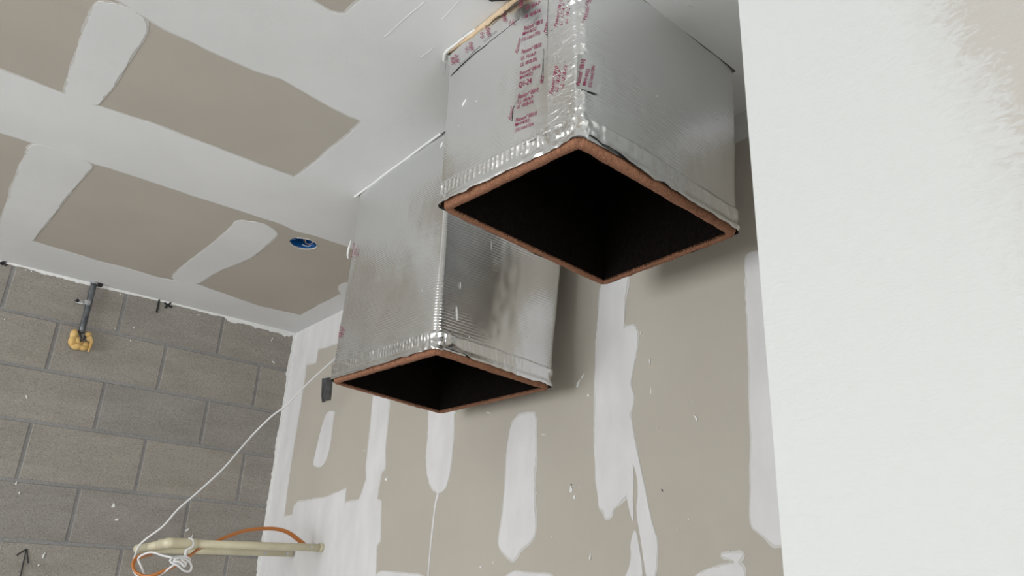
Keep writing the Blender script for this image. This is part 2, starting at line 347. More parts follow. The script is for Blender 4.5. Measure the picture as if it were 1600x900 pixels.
# block wall
wall_back = obj('wall_back', newbox((XL, YB+.004, -FLOOR), (XR+.012, YB+.15, H+.014)), M['mortar'], kind='structure', label='grey mortar joints')
zs = [.907, .709, .513, .299, .094]
while zs[-1] > -FLOOR: zs.append(zs[-1]-.2035)
zs[-1] = -FLOOR
tops = [H+.012]+zs[:-1]
J = .0055
lib = {}
for r, (zt, zb) in enumerate(zip(tops, zs)):
    x0 = .2275 if r % 2 == 0 else .424
    if r == 3: x0 = .424
    if r % 2 == 0: x0 = .2275
    off = x0 - .4085*9
    k = 0
    while True:
        a = off+k*.4085; bx = a+.4085; k += 1
        if a > XR-.02: break
        a2 = max(a, XL); b2 = min(bx, XR-.001)
        if b2-a2 < .03: continue
        w_, h_ = round(b2-a2-2*J, 3), round(zt-zb-2*J, 3)
        key = (w_, h_, k % 3)
        o = None
        if key not in lib:
            bm = bmesh.new(); box(bm, (-w_/2, 0, -h_/2), (w_/2, .06, h_/2))
            ed = [e for e in bm.edges if all(v.co.y < .001 for v in e.verts)]
            bmesh.ops.bevel(bm, geom=ed, offset=.003, segments=1, affect='EDGES')
            me = bpy.data.meshes.new('concrete_block'); bm.to_mesh(me); bm.free(); me.materials.append(M['block']); lib[key] = me
        o = bpy.data.objects.new('concrete_block', lib[key]); C.objects.link(o); o.parent = wall_back
        o.location = ((a2+b2)/2, YB+random.uniform(-.0008, .001), (zt+zb)/2); ORG[o.name] = Vector()
# ragged compound along the ceiling line and down the corner, on the block face
rag = []
n = 150
top = [(XL, H+.001), (XR, H+.001)]
low = []
for i in range(n*3):
    t = i/(n*3-1); x = XR-.0-(XR-XL)*t
    am = .006 + .022*max(0, fn(x*3.1, 2, 0)+.15) + (.02 if x > 1.05 else 0)
    low.append((x, H - .004 - am*(.55+.9*abs(fn(x*55, 1, 0))+.6*fn(x*17, 4, 0))*.8))
obj('joint_compound', sheet([top+low], 1, YB+.003, YB-.003), M['speck'], wall_back, label='ragged white compound along the ceiling line')
side = [(XR, H), (XR, -FLOOR)]
for i in range(300):
    z = -FLOOR+(H+FLOOR)*i/299
    side.append((XR-.010-.007*abs(fn(z*33, 3, 1))-.012*max(0, fn(z*6, 7, 1)-.2)+.002*fn(z*120, 1, 1), z))
obj('joint_compound', sheet([side], 1, YB+.002, YB-.0036), M['speck'], wall_back, label='ragged white compound down the corner')
for s in [(129+48, 790, 4, 6, .4), (182, 812, 5, 3, 0), (41, 620, 1.5, 5, -.3), (292, 828, 6, 2.5, -.5), (68, 868, 2, 8, .4), (60, 883, 2, 3, .5), (427, 566, 5, 1.5, .7), (204, 532, 1.5, 2, .3), (40, 422, 2, 1.5, 0), (49, 424, 2, 1.5, 0), (188, 460, 2, 1.5, 0), (331, 491, 5, 2.5, .3), (7, 499, 1.5, 1.5, 0), (310, 488+4, 2, 1, 0), (25, 755, 2, 5, .2), (30, 770, 1.5, 4, 0), (425, 530, 1, 5, .4), (300, 838, 1, 5, .3), (180, 513, 1.5, 1.5, 0), (209, 512, 1.5, 1.5, 0)]:
    splash(wall_back, 1, YB-.001, *s)
def stroke(P, r=.003, axis=1, v=YB-.0015, parent=None):
    obj('marker_mark', newtube(catmull([at(q, axis, v) for q in P], 4), r, 5), M['black'], parent or wall_back)
stroke([(249, 467), (247, 478), (244.5, 488)], .0045)
stroke([(257, 473), (262, 477), (269, 480)], .0045); stroke([(267, 473), (262, 477), (258, 481)], .0045)
stroke([(0, 411), (5, 410), (8, 413), (11, 415)], .0045); stroke([(3, 414), (7, 409), (11, 409)], .004)
stroke([(31, 905), (35, 885), (39, 868), (41, 858)], .0022); stroke([(26, 868), (33, 863), (42, 858)], .0022); stroke([(42, 858), (43, 868), (44, 880)], .0022)

# near wall, left wall, rear wall, floor, deck above
ye = .9/1.5776
near = obj('wall_near', newbox((.9, YR, -FLOOR), (XR, ye, H+.0), .0015), M['near'], kind='structure')
floor = obj('floor', newbox((XL-.15, YR-.15, -FLOOR-.1), (XR+.012, YB+.15, -FLOOR)), M['floor'], kind='structure')
obj('roof_deck', newbox((XL-.15, YR-.15, 1.42), (XR+.012, YB+.15, 1.5)), M['dark'], kind='structure')
def wall_open(name, axis, v0, v1, a0, a1, lo, hi, oa0, oa1, olo, ohi):
    bm = bmesh.new()
    def bb(p, q, z0, z1):
        if axis == 0: box(bm, (v0, p, z0), (v1, q, z1))
        else: box(bm, (p, v0, z0), (q, v1, z1))
    bb(a0, oa0, lo, hi); bb(oa1, a1, lo, hi); bb(oa0, oa1, lo, olo); bb(oa0, oa1, ohi, hi)
    return obj(name, bm, M['white'], kind='structure')
wall_open('wall_left', 0, XL-.15, XL, YR-.15, YB+.15, -FLOOR, H+.3, .6, 3.1, -1.0, .85)
wall_open('wall_rear', 1, YR-.15, YR, XL, XR+.012, -FLOOR, H+.3, -1.6, 1.0, -1.5, .7)
obj('wall_upper', newbox((XL, YB+.0, H+.015), (XR+.012, YB+.15, 1.42)), M['dark'], kind='structure')
obj('wall_upper', newbox((XR, YR, H+.015), (XR+.012, YB, 1.42)), M['dark'], kind='structure')

# ------------------------------------------------------------------ ducts
def loop_pts(cs, rad, nseg, ncor=6):
    """rounded quadrilateral from four corners -> list of (pos, outward normal, side, u)"""
    out = []; n = 4
    for i in range(n):
        a, b, c = Vector(cs[i-1]), Vector(cs[i]), Vector(cs[(i+1) % n])
        d0 = (b-a).normalized(); d1 = (c-b).normalized()
        s = b-d0*rad; e_ = b+d1*rad; cen = b-d0*rad+d1*rad
        for k in range(ncor+1):
            t = k/ncor*math.pi/2
            nn = -d1*math.cos(t)+d0*math.sin(t)
            out.append((cen+nn*rad, nn, i))
        nx = Vector(cs[(i+1) % n]) - d1*rad
        for k in range(1, nseg[i]):
            out.append((e_.lerp(nx, k/nseg[i]), d0.copy(), i))
    return out
def shell(cb, ct, zbf, ztf, rows, off, rad, disp, thick=.0012, nseg=(70, 60, 60, 70)):
    """foil skin between corners at the bottom cb and at the ceiling ct; zbf/ztf give the lower/upper edge as fraction from a point"""
    bm = bmesh.new(); Lb = loop_pts(cb, rad, nseg); Lt = loop_pts(ct, rad, nseg); N = len(Lb); G = []
    for j in range(rows+1):
        row = []
        for k in range(N):
            pb, nb, _ = Lb[k]; pt, ntt, _ = Lt[k]; nrm = (nb+ntt).normalized(); nrm.z = 0
            f0, f1 = zbf(k/N, pb), ztf(k/N, pb)
            f = f0+(f1-f0)*(j/rows)
            hgt = (pt.z-pb.z)
            p = pb+(pt-pb)*(f/hgt)
            row.append(bm.verts.new(p+nrm*(off+disp(p, f))))
        G.append(row)
    for a, b in zip(G, G[1:]):
        for k in range(N): bm.faces.new((a[k], a[(k+1) % N], b[(k+1) % N], b[k]))
    return bm
DISP = {}
def skin(parent, p):
    while parent and parent.name not in DISP: parent = parent.parent
    return DISP[parent.name](p, 0) if parent else 0
def build_duct(name, cb, ct, label, seed, crumple):
    cb = [Vector(c) for c in cb]; ct = [Vector(c) for c in ct]
    # order: near-left, far-left, far-right, near-right -> reverse to run counter-clockwise seen from above
    cb = [cb[0], cb[3], cb[2], cb[1]]; ct = [ct[0], ct[3], ct[2], ct[1]]
    root = empty(name, (sum(c.x for c in cb)/4, sum(c.y for c in cb)/4, sum(c.z for c in cb)/4), label, 'duct')
    hgt = H-cb[0].z
    nl = cb[0]
    def corner_d(p): return min((Vector((p.x, p.y))-Vector((c.x, c.y))).length for c in cb)
    def disp(p, f):
        q = (p.x*1, p.y*1, p.z)
        d = .0045*fn(p.x*5+seed, p.y*5, p.z*4.5)+.0012*fn(p.x*14, p.y*14+seed, p.z*9)+.0007*fn(p.x*40, p.y*40+seed, p.z*22)
        d -= .0015*math.exp(-corner_d(p)/.03)
        bow = .003*math.sin(math.pi*min(1, corner_d(p)/.2)*.5)
        return d+bow*.6
    DISP[root.name] = disp
    zb = lambda u, p: .006+.004*fn(u*14, seed, 1)+.003*fn(u*50, seed, 2)
    top = lambda u, p: H-p.z+.09
    obj('foil_wrap', shell(cb, ct, lambda u, p: .008, top, 90, .0, .014, disp), M['foil'], root, label='ribbed silver foil facing', smooth=True)
    # taped collar folded round the bottom edge
    def disp2(p, f):
        cd = (Vector((p.x, p.y))-Vector((nl.x, nl.y))).length
        s_ = (p.x+p.y if (abs(p.x-cb[0].x) < .03 or abs(p.x-cb[2].x) < .03) else p.x-p.y)
        ph = s_/.0125+.4*fn(s_*18, seed, f*10)+f*14; saw = abs((ph % 1)-.3)
        left_ = abs(p.x-cb[0].x) < .03
        fold = (.9 if left_ else .3)*math.exp(-(saw/.09)**2)*max(0, min(1, (f-.018)/.008))*max(0, min(1, (.052-f)/.006))
        prof = max(0, 1-abs(f-.047)/.006)*.0026 if f > .047 else (.0026*max(0, (f-.022)/.025)+.0024*math.exp(-((f-.010)/.007)**2))
        pl = .0016*fold*(1+fn(s_*25, seed, 3)) + prof + .0006*abs(fn(p.x*62, p.y*62, seed+f*90))
        cr = .0042*math.exp(-(cd/crumple)**2)*fn(p.x*60, p.y*60, p.z*60+seed)
        cd2 = corner_d(p); cr2 = .0035*math.exp(-(cd2/.03)**2)*fn(p.x*80, p.y*80, p.z*80+seed)
        return disp(p, f)+.0012+pl+cr+cr2
    def zb2(u, p):
        dnear = (Vector((p.x, p.y))-Vector((nl.x, nl.y))).length
        return .003+.005*abs(fn(p.x*12, p.y*12, seed))+.003*fn(p.x*45, p.y*45, seed)+(.012*math.exp(-(dnear/.10)**2) if crumple > .05 and p.x > nl.x+.02 else 0)
    zt2 = lambda u, p: .052+.006*fn(p.x*10, p.y*10, seed+4)+.002*fn(p.x*70, p.y*70, seed)
    obj('foil_tape', shell(cb, ct, zb2, zt2, 22, .0006, .013, disp2, nseg=(150, 110, 110, 150)), M['foil_tape'], root, label='silver foil tape folded round the bottom edge', smooth=True)
    # four boards, brown edges seen from below
    T = .0225
    cen = sum(cb, Vector())/4
    inn = []
    for i in range(4):
        a, b_, c = cb[i-1], cb[i], cb[(i+1) % 4]
        d0 = (b_-a).normalized(); d1 = (c-b_).normalized()
        inn.append(b_ - d0*T + d1*T)
    for i in range(4):
        a, b_ = cb[i], cb[(i+1) % 4]; ia, ib = inn[i], inn[(i+1) % 4]
        bm = bmesh.new(); rowsN = 60; prof = 9; G = []
        for k in range(rowsN+1):
            t = k/rowsN; o_, n_ = a.lerp(b_, t), ia.lerp(ib, t); dirv = (o_-n_); 
            L = .6
            dirn = dirv.normalized(); row = []
            wob = .0025*fn(o_.x*22, o_.y*22, seed+i)+.0012*fn(o_.x*80, o_.y*80, seed)
            # profile: outer up, outer bottom edge, across the bottom, inner edge, inner up
            for (s, z) in [(.93, .03), (.93, .010), (.90, .002), (.80, -.0025), (.55, -.004), (.28, -.003), (.06, .000), (0, .002), (.02, .012)]:
                s = s*(1-.33*math.exp(-(min((o_-a).length, (o_-b_).length)/.009)**2))
                p = n_.lerp(o_, s)
                e1 = wob if s > .5 else .0012*fn(p.x*60, p.y*60, seed+7)*(1 if s < .1 else .5)
                nz = .0018*fn(p.x*50, p.y*50, seed+s*5)+.0008*fn(p.x*160, p.y*160, seed)
                row.append(bm.verts.new(p+dirn*(e1*.8)+Vector((0, 0, z+(nz if z < .02 else 0)))))
            G.append(row)
        for r0, r1 in zip(G, G[1:]):
            for j in range(prof-1): bm.faces.new((r0[j], r1[j], r1[j+1], r0[j+1]))
        bm.faces.new(G[0]); bm.faces.new(G[-1][::-1])
        bmesh.ops.recalc_face_normals(bm, faces=bm.faces)
        obj('fiberglass_board', bm, M['fibre'], root, label='cut brown fiberglass edge', smooth=True)
    # black lining
    bm = bmesh.new(); ti = []
    for i in range(4):
        a, b_, c = ct[i-1], ct[i], ct[(i+1) % 4]
        d0 = (b_-a).normalized(); d1 = (c-b_).normalized(); ti.append(b_-d0*T+d1*T+Vector((0, 0, .2)))
    lo = [bm.verts.new(p+Vector((0, 0, .0005))-(p-cen).normalized()*.0012) for p in inn]; hi = [bm.verts.new(p) for p in ti]
    for i in range(4): bm.faces.new((lo[i], hi[i], hi[(i+1) % 4], lo[(i+1) % 4]))
    bm.faces.new(hi)
    bmesh.ops.recalc_face_normals(bm, faces=bm.faces)
    obj('duct_liner', bm, M['liner'], root, label='matte black lining inside the duct')
    # fuzz of loose black fibre hanging over the brown edge
    bm = bmesh.new()
    for i in range(4):
        a, b_ = inn[i], inn[(i+1) % 4]; w = ((cb[i]+cb[(i+1) % 4])/2-(a+b_)/2).normalized()
        for _ in range(420):
            t = random.random(); p = a.lerp(b_, t)+Vector((0, 0, -.0008)); s = random.uniform(.0005, .0024)*(1+fn(p.x*20, p.y*20, 0))
            al = (b_-a).normalized()
            tip = p+w*s+al*random.uniform(-.001, .001)+Vector((0, 0, -.0022))
            v = [bm.verts.new(p-al*.0005-w*.002), bm.verts.new(p+al*.0005-w*.002), bm.verts.new(tip)]
            bm.faces.new(v)
    obj('lining_fuzz', bm, M['liner'], root, kind='stuff')
    return root
duct1 = build_duct('air_duct', D1b, D1t, 'large square foil-faced duct nearest the camera, hanging in front with red printed tape', 1.3, .13)
duct2 = build_duct('air_duct', D2b, D2t, 'longer foil-faced duct hanging behind and below the nearer one, no printed tape on its front', 7.7, .06)
duct1['group'] = duct2['group'] = 'foil-faced ducts hanging through the ceiling'

# ---- plane of duct 1's left face / near face, tape pieces and print
def quadpiece(parent, P3, nrm, thick, m, name='foil_tape', label=None, nx=14, ny=14, amp=.0012, seed=0):
    """bent strip over four 3-D corners a,b,c,d, lightly wrinkled"""
    a, b_, c, d = P3; bm = bmesh.new(); G = []
    for j in range(ny+1):
        row = []
        for i in range(nx+1):
            p = a.lerp(b_, i/nx).lerp(d.lerp(c, i/nx), j/ny)
            ed = (.0015*fn(p.x*70, p.y*70, p.z*70+seed)) if i in (0, nx) or j in (0, ny) else 0
            row.append(bm.verts.new(p+nrm*(skin(parent, p)+thick+amp*abs(fn(p.x*45, p.y*45, p.z*45+seed)))+Vector((0, 0, ed))))
        G.append(row)
    for r0, r1 in zip(G, G[1:]):
        for i in range(nx): bm.faces.new((r0[i], r0[i+1], r1[i+1], r1[i]))
    return obj(name, bm, M[m], parent, label=label, smooth=True)
def lettering(parent, s, p0, p1, hgt_px_point, axis, v, lift, shear=.06, bold=False):
    """text whose baseline runs from pixel p0 to p1 and whose cap height reaches pixel hgt_px_point above p0, on the plane axis=v"""
    A = at(p0, axis, v); B = at(p1, axis, v); T = at(hgt_px_point, axis, v)
    bm = bmesh.new()
    def glyphs(txt, x, y, k):
        cu = bpy.data.curves.new('t', 'FONT'); cu.body = txt; cu.size = 1; cu.shear = shear; cu.resolution_u = 2; cu.offset = .008
        to = bpy.data.objects.new('t', cu); C.objects.link(to)
        dg = bpy.context.evaluated_depsgraph_get(); me = bpy.data.meshes.new_from_object(to.evaluated_get(dg))
        bpy.data.objects.remove(to)
        for dx in ((0, .05) if bold else (0,)):
            n0_ = len(bm.verts); bm.from_mesh(me); bm.verts.ensure_lookup_table()
            for q in bm.verts[n0_:]: q.co = Vector((x+dx+q.co.x*k, y+q.co.y*k, dx*.004))
        w_ = max((q.co.x for q in bm.verts), default=x); bpy.data.meshes.remove(me); return w_
    cur = 0
    for part_ in s.replace('®', '|®|').split('|'):
        if not part_: continue
        if part_ == '®': cur = glyphs('®', cur+.03, .38, .42)
        else: cur = glyphs(part_.strip(), cur+(.22 if cur else 0), 0, 1)
    w = cur or 1
    n = Vector((0, 0, 0)); n[axis] = -1
    u = (B-A)/w; vv = (T-A)/.74
    for q in bm.verts:
        qz = q.co.z; q.co = A+u*q.co.x+vv*q.co.y; q.co += n*(qz+lift+skin(parent, q.co))
    o = obj('printed_lettering', bm, M['print'], parent)
    return o
def face(b0, b1, t1):
    b0, b1, t1 = Vector(b0), Vector(b1), Vector(t1); N = (b1-b0).cross(t1-b0).normalized(); return (b0, N)
XF = face(D1b[0], D1b[1], (D1t[0]+D1t[1])/2+(Vector(D1b[1])-Vector(D1b[0]))/2*0); YF = face(D1b[0], D1b[3], (D1t[0]+D1t[3])/2)
L1 = .0032
NX = Vector((-1, 0, 0)); NY = Vector((0, -1, 0))
def fq(P, axis, v): return [at(q, axis, v) for q in P]
tp = quadpiece(duct1, fq([(803, 232), (857, 206), (858, -30), (816, -22)], 0, XF), NX, .0010, 'foil_tape', label='vertical foil tape with red print', nx=10, ny=60, amp=.0006)
def corner_wrap(parent, cb, ct, z0, z1, lw, rw, m, lift, amp, label, ny=150):
    cs = [Vector(c) for c in cb]; cs = [cs[0], cs[3], cs[2], cs[1]]; ts = [Vector(c) for c in ct]; ts = [ts[0], ts[3], ts[2], ts[1]]
    A = loop_pts(cs, .014, (60, 10, 10, 60), 8); B = loop_pts(ts, .014, (60, 10, 10, 60), 8); n = len(A)
    idx = [k-n for k in range(n) if A[k][2] == 3 and k > n-60 and (A[k][0]-cs[0]).length < lw] + [k for k in range(n//2) if A[k][2] == 0 and (A[k][0]-cs[0]).length < rw]
    bm = bmesh.new(); G = []
    for j in range(ny+1):
        row = []; z = z0+(z1-z0)*j/ny
        for q, k in enumerate(idx):
            a, b_ = A[k][0], B[k][0]; f = (z-a.z)/(b_.z-a.z); p = a+(b_-a)*f; nr = A[k][1]
            e_ = .5 if q in (0, len(idx)-1) else 1
            near_ = math.exp(-((p-cs[0]-(ts[0]-cs[0])*f).length/.02)**2)*(1+1.6*max(0, min(1, (z-.93)/.05)))
            w = amp*(.35+.55*near_)*abs(fn(p.x*55, p.y*55, p.z*75)+.6*fn(p.x*150, p.y*150, p.z*190))
            row.append(bm.verts.new(p+nr*(skin(parent, p)+lift+w*e_)))
        G.append(row)
    for r0, r1 in zip(G, G[1:]):
        for i in range(len(idx)-1): bm.faces.new((r0[i], r0[i+1], r1[i+1], r1[i]))
    return obj('foil_tape', bm, M[m], parent, label=label, smooth=True)
tp2 = corner_wrap(duct1, D1b, D1t, .735, 1.10, .078, .022, 'foil_crumple', .0014, .0034, 'crinkled foil tape wrapped round the near corner')
tp3 = quadpiece(duct1, fq([(901, 137), (936, 148), (943, 92), (903, 84)], 1, YF), NY, .0022, 'foil_tape', label='short piece of printed foil tape on the right face', nx=12, ny=12, amp=.0006, seed=5)
tp4 = quadpiece(duct1, fq([(699, 120), (830, 14), (818, -8), (700, 88)], 0, XF), NX, .0005, 'foil_tape', label='printed foil tape along the ceiling line', nx=40, ny=8, amp=.0008, seed=8)
Fs = 'Fasson® 0810'
# lines on the vertical tape: (text, left px, right px)
def vline(s, x0, y0, x1, y1, h, **k): lettering(tp, s, (x0, y0), (x1, y0-.38*(x1-x0)), (x0+.6, y0-h*.86), 0, XF, L1*.6, **k)
rowsT = [(-2, 'UL'), (33, 'MH'), (68, 'UL'), (103, 'Q'), (138, 'UL'), (175, 'MH')]
for (s, x0, y0, x1, y1, h) in [
    ('UL 181A-P', 823, 16, 845, 6, 7), ('UL 181B-FX', 821, 30, 847, 19, 7),
    (Fs, 820, 49, 850, 33, 8), ('MH14352', 818, 57, 840, 46, 7), ('(UL) Listed 70P6', 817, 66, 846, 50, 7),
    (Fs, 817, 86, 848, 69, 8), ('UL 181A-P', 816, 96, 840, 83, 7), ('UL 181B-FX', 815, 106, 841, 92, 7),
    (Fs, 814, 119, 846, 102, 7), ('MH14352', 814, 125.5, 834, 116, 6),
    (Fs, 811, 156, 843, 140, 8), ('UL 181A-P', 811, 164, 834, 151, 7), ('UL 181B-FX', 809, 172, 835, 159, 7),
    (Fs, 808, 192, 840, 177, 7), ('MH14352', 807, 199, 829, 189, 6), ('(UL) Listed 70P6', 807, 207, 835, 193, 6)]:
    vline(s, x0, y0, x1, y1, h)
vline('Q1-24', 812, 138.5, 837, 125, 10.5)
for (s, p0, p1, t) in [('Fasson®', (801, 190), (805, 170), (796, 186)), ('Fasson', (810, 86), (816, 62), (806, 82)), ('Listed 70P6', (852, 52), (860, 20), (857, 54)), ('0810', (850, 132), (852, 120), (845, 131))]:
    lettering(tp, s, p0, p1, t, 0, XF, L1*.6)
def cline(s, p0, p1, t): lettering(tp2, s, p0, p1, t, 0, XF, L1*.85)
for (s, p0, p1, t) in [(Fs, (864, 149), (874, 105), (859, 147)), ('UL 181A-P', (872, 145), (879, 111), (867, 143)), ('UL 181B-FX', (880, 140), (888, 103), (875, 138)),
                       (Fs, (873, 45), (883, 2), (868, 43)), ('UL 181A-P', (881, 42), (888, 9), (876, 40)), ('UL 181B-FX', (889, 39), (896, 2), (884, 37))]: cline(s, p0, p1, t)
for (s, p0, p1, t) in [(Fs, (906, 134), (915, 93), (899, 133)), ('MH14352', (915, 134), (921, 108), (910, 133)), ('(UL) Listed 70P6', (923, 137), (929, 104), (918, 136))]:
    lettering(tp3, s, p0, p1, t, 1, YF, .0034)
lettering(tp3, 'Fasson® 0810', (913, 34), (922, -6), (907, 33), 1, YF, .0040)
for (s, p0, p1, t) in [('0810', (742, 80), (741, 67), (736, 81)), ('0810', (768, 57), (767, 44), (762, 58)), ('0810', (793, 34), (792, 21), (787, 35)), ('0810', (818, 12), (818, -1), (812, 13)), ('181A', (718, 99), (716, 85), (712, 100)), ('UL', (733, 82), (733, 73), (729, 84)), ('181B', (712, 101), (710, 89), (706, 103)), ('5-3', (758, 60), (758, 51), (753, 62)), ('UL 6', (806, 38), (797, 40), (808, 30))]:
    lettering(tp4, s, p0, p1, t, 0, XF, L1*.85)
for P in [[(719, 103), (733, 92), (742, 82), (752, 73)], [(757, 66), (768, 57), (778, 49)], [(770, 41), (785, 26), (800, 14)], [(803, 13), (815, 6), (828, 0)], [(697, 118), (699, 100)]]:
    obj('tape_edge', newtube([at(q, 0, XF)+NX*.0034 for q in P], .0003, 4), M['black'], tp4, label='dark broken line of the tape edge')
for P in [[(855, 56), (860, 53), (866, 49)], [(852, 78), (851, 100), (849, 130)], [(820, 228), (835, 221), (848, 214), (858, 210)]]:
    obj('tape_edge', newtube([at(q, 0, XF)+NX*.0045 for q in P], .0004, 4), M['black'], tp2, label='dark fold line in the tape')
obj('lifted_tape_edge', newtube(catmull([at(q, 0, XF)+NX*.0030 for q in [(815, 144), (813, 155), (806, 166), (803, 174), (802, 190)]], 5), .0006, 5), M['black'], tp, label='dark lifted tape edge')
# white compound splashes on the foil
F2 = face(D2b[0], D2b[1], (D2t[0]+D2t[1])/2); F2n = face(D2b[0], D2b[3], (D2t[0]+D2t[3])/2); F1n = YF
def drip(parent, x, y, w, h, a, axis, pl):
    n_ = NX if axis == 0 else NY; bm = bmesh.new(); vs = []
    for k in range(12):
        t = k/12*2*math.pi; q = math.cos(t)*w*(.45+.55*(math.sin(t)*.5+.5)); r_ = math.sin(t)*h
        p = at((x+q*math.cos(a)-r_*math.sin(a), y+q*math.sin(a)+r_*math.cos(a)), axis, pl); vs.append(bm.verts.new(p+n_*(skin(parent, p)+.0001)))
    p = at((x, y), axis, pl); c = bm.verts.new(p+n_*(skin(parent, p)+.0022))
    for k in range(12): bm.faces.new((vs[k], vs[(k+1) % 12], c))
    bmesh.ops.recalc_face_normals(bm, faces=bm.faces)
    obj('compound_splash', bm, M['speck'], parent, smooth=True)
for (x, y, w, h, a) in [(712.5, 490, 2.4, 12, -.05), (662, 455, 1.2, 5, .4), (646, 407, 1.6, 1.6, 0), (718, 446, .8, 6, 0), (829, 427, 1.4, 5, .4), (767, 383, 1, 8, 0), (822, 526, 1.2, 4, -.4), (825, 430, 1, 2, 0), (732, 527, 1.2, 1.5, 0)]:
    drip(duct2, x, y, w, h, a, *((0, F2) if x < 676 else (1, F2n)))
for (x, y, w, h, a) in [(725, 160, 1.6, 7, .5), (745, 158, 3, .8, -.4), (716, 196, .8, .8, 0), (690, 226, 1.2, 5, .3)]: drip(duct1, x, y, w, h, a, 0, XF)
for (x, y, w, h, a) in [(1038, 26, 1.6, 1.2, .6), (1026, 151, 1, 1.2, 0), (930, 116, .7, 3, -.9)]: drip(duct1, x, y, w, h, a, 1, YF)
# torn strip and print of the far duct
for (t_, p0, p1, h) in [('0810', (531, 528), (534, 510), (528, 527)), ('181A', (535, 527), (537, 514), (532, 526)), ('Fasson', (550, 402), (554, 380), (547, 401)), ('0810', (555, 400), (557, 388), (552, 399))]:
    lettering(duct2, t_, p0, p1, h, 0, F2, L1*.25)
obj('compound_splash', newtube(catmull([at(q, 0, F2)+NX*.004 for q in [(550, 376), (547, 388), (545, 398), (546, 405)]], 4), lambda t: .0008+.0024*math.sin(math.pi*min(1, t*1.0)), 7), M['speck'], duct2, smooth=True)
# torn strip of board paper along duct 1's left top edge
bm = bmesh.new(); A = at((700, 82), 2, H); B = at((830, -25), 2, H); n = 50; G = []
for k in range(n+1):
    t = k/n; p = A.lerp(B, t); w = (.002+.014*min(1, t*3))*(.7+.5*abs(fn(k*.9, 0, 0)))
    G.append([bm.verts.new(p+Vector((-.003-.0015*fn(k*.7, 1, 1), 0, -.001))), bm.verts.new(p+Vector((-.004, 0, -.0022-w*.1))), bm.verts.new(p+Vector((-.0045, 0, -w-.003))), bm.verts.new(p+Vector((-.001, 0, -w-.003)))])
for r0, r1 in zip(G, G[1:]):
    for j in range(3): bm.faces.new((r0[j], r1[j], r1[j+1], r0[j+1]))
obj('torn_board_edge', bm, M['tan_edge'], ceiling, label='torn tan board edge above the near duct')
obj('compound_lump', newtube(catmull([at(q, 2, H-.004)+Vector((-.005, 0, 0)) for q in [(697, 96), (699, 84), (712, 73), (728, 60), (745, 48)]], 6), lambda t: .004+.0025*fn(t*14, 2, 2)-.002*t, 7), M['speck'], ceiling)

# ------------------------------------------------------------------ small things
# black fitting at the top edge of the frame
P = fq([(761, -20), (800, -22), (801, -2), (790, -1), (768, 1), (763, -2)], 2, H-.004)
tag(obj('black_fitting', sheet([[p2(q, 2) for q in P]], 2, H-.0003, H-.007), M['black']), 'black plastic fitting on the ceiling at the top edge, left of the near duct', 'fitting')

# blue electrical box
cb = empty('ceiling_box', (cbx, cby, H), 'round blue electrical box recessed in the ceiling board with loose wires', 'electrical box')
bm = bmesh.new(); seg = 36; r = .0445; prof = [(r+.001, H+.004), (r-.002, H+.004), (r-.003, H+.055), (.0, H+.056)]
G = [[bm.verts.new((cbx+q*math.cos(2*math.pi*k/seg), cby+q*math.sin(2*math.pi*k/seg), z)) for k in range(seg)] for q, z in prof[:3]]
for a, b_ in zip(G, G[1:]):
    for k in range(seg): bm.faces.new((a[k], b_[k], b_[(k+1) % seg], a[(k+1) % seg]))
bm.faces.new(G[-1]); obj('box_body', bm, M['blue'], cb, smooth=False)
obj('box_ear', newbox((cbx-.044, cby-.008, H+.006), (cbx-.030, cby+.008, H+.012), .001), M['blue'], cb)
obj('box_ear', newbox((cbx+.030, cby-.008, H+.006), (cbx+.044, cby+.008, H+.012), .001), M['blue'], cb)
obj('wire', newtube(catmull([Vector((cbx, cby, H))+Vector(q) for q in [(-.012, -.03, .05), (.0, -.012, .022), (.010, .008, .012), (.022, .012, .010), (.030, .0, .012), (.024, -.016, .018), (.008, -.026, .045)]], 8), .0016, 6), M['copper'], cb, smooth=True)
obj('wire', newtube(catmull([Vector((cbx, cby, H))+Vector(q) for q in [(-.02, -.03, .05), (-.006, -.012, .02), (.002, .006, .016)]], 8), .0018, 6), M['copper'], cb, smooth=True)
obj('wire', newtube(catmull([Vector((cbx, cby, H))+Vector(q) for q in [(.036, -.01, .03), (.034, .010, .010), (.024, .026, .008), (.010, .034, .012)]], 8), .0016, 6), M['cord'], cb, smooth=True)
obj('cut_rim', newtube([(cbx+.0463*math.cos(t*math.pi/20), cby+.0463*math.sin(t*math.pi/20), H+.0005+.0006*fn(t, 0, 0)) for t in range(-16, 17)], lambda t: .0012+.0012*abs(fn(t*40, 0, 5)), 5), M['speck'], cb, label='ragged white paper around the cutout')

# conduit with clamp and foam
cd = empty('conduit', (.505, YB-.03, .86), 'grey metal conduit stub on the block wall, clamped and ending in yellow foam', 'pipe')
yc = YB-.022
t0 = at((148, 440), 1, yc); t1 = at((127, 520), 1, yc)
obj('pipe', newtube([t1+(t0-t1)*k/10 for k in range(11)], .0115, 16), M['steel'], cd, smooth=True)
pc = at((136, 474), 1, yc); ax = (t0-t1).normalized()
bm = newtube([pc-ax*.009, pc-ax*.006, pc+ax*.006, pc+ax*.009], .0150, 16)
box(bm, pc+Vector((-.042, -.004, -.008)), pc+Vector((-.01, .004, .008)), .002); obj('clamp', bm, M['zinc'], cd)
obj('clamp_screw', newtube([pc+Vector((-.036, .006, 0)), pc+Vector((-.036, -.010, 0))], .007, 10), M['black'], cd)
bm = newtube([t0-ax*.012, t0+ax*.0], .0145, 16); obj('coupling', bm, M['zinc'], cd)
obj('dark_gap', newbox(t0+Vector((.012, -.002, -.012)), t0+Vector((.032, .02, .004)), .003), M['black'], cd)
bm = bmesh.new()
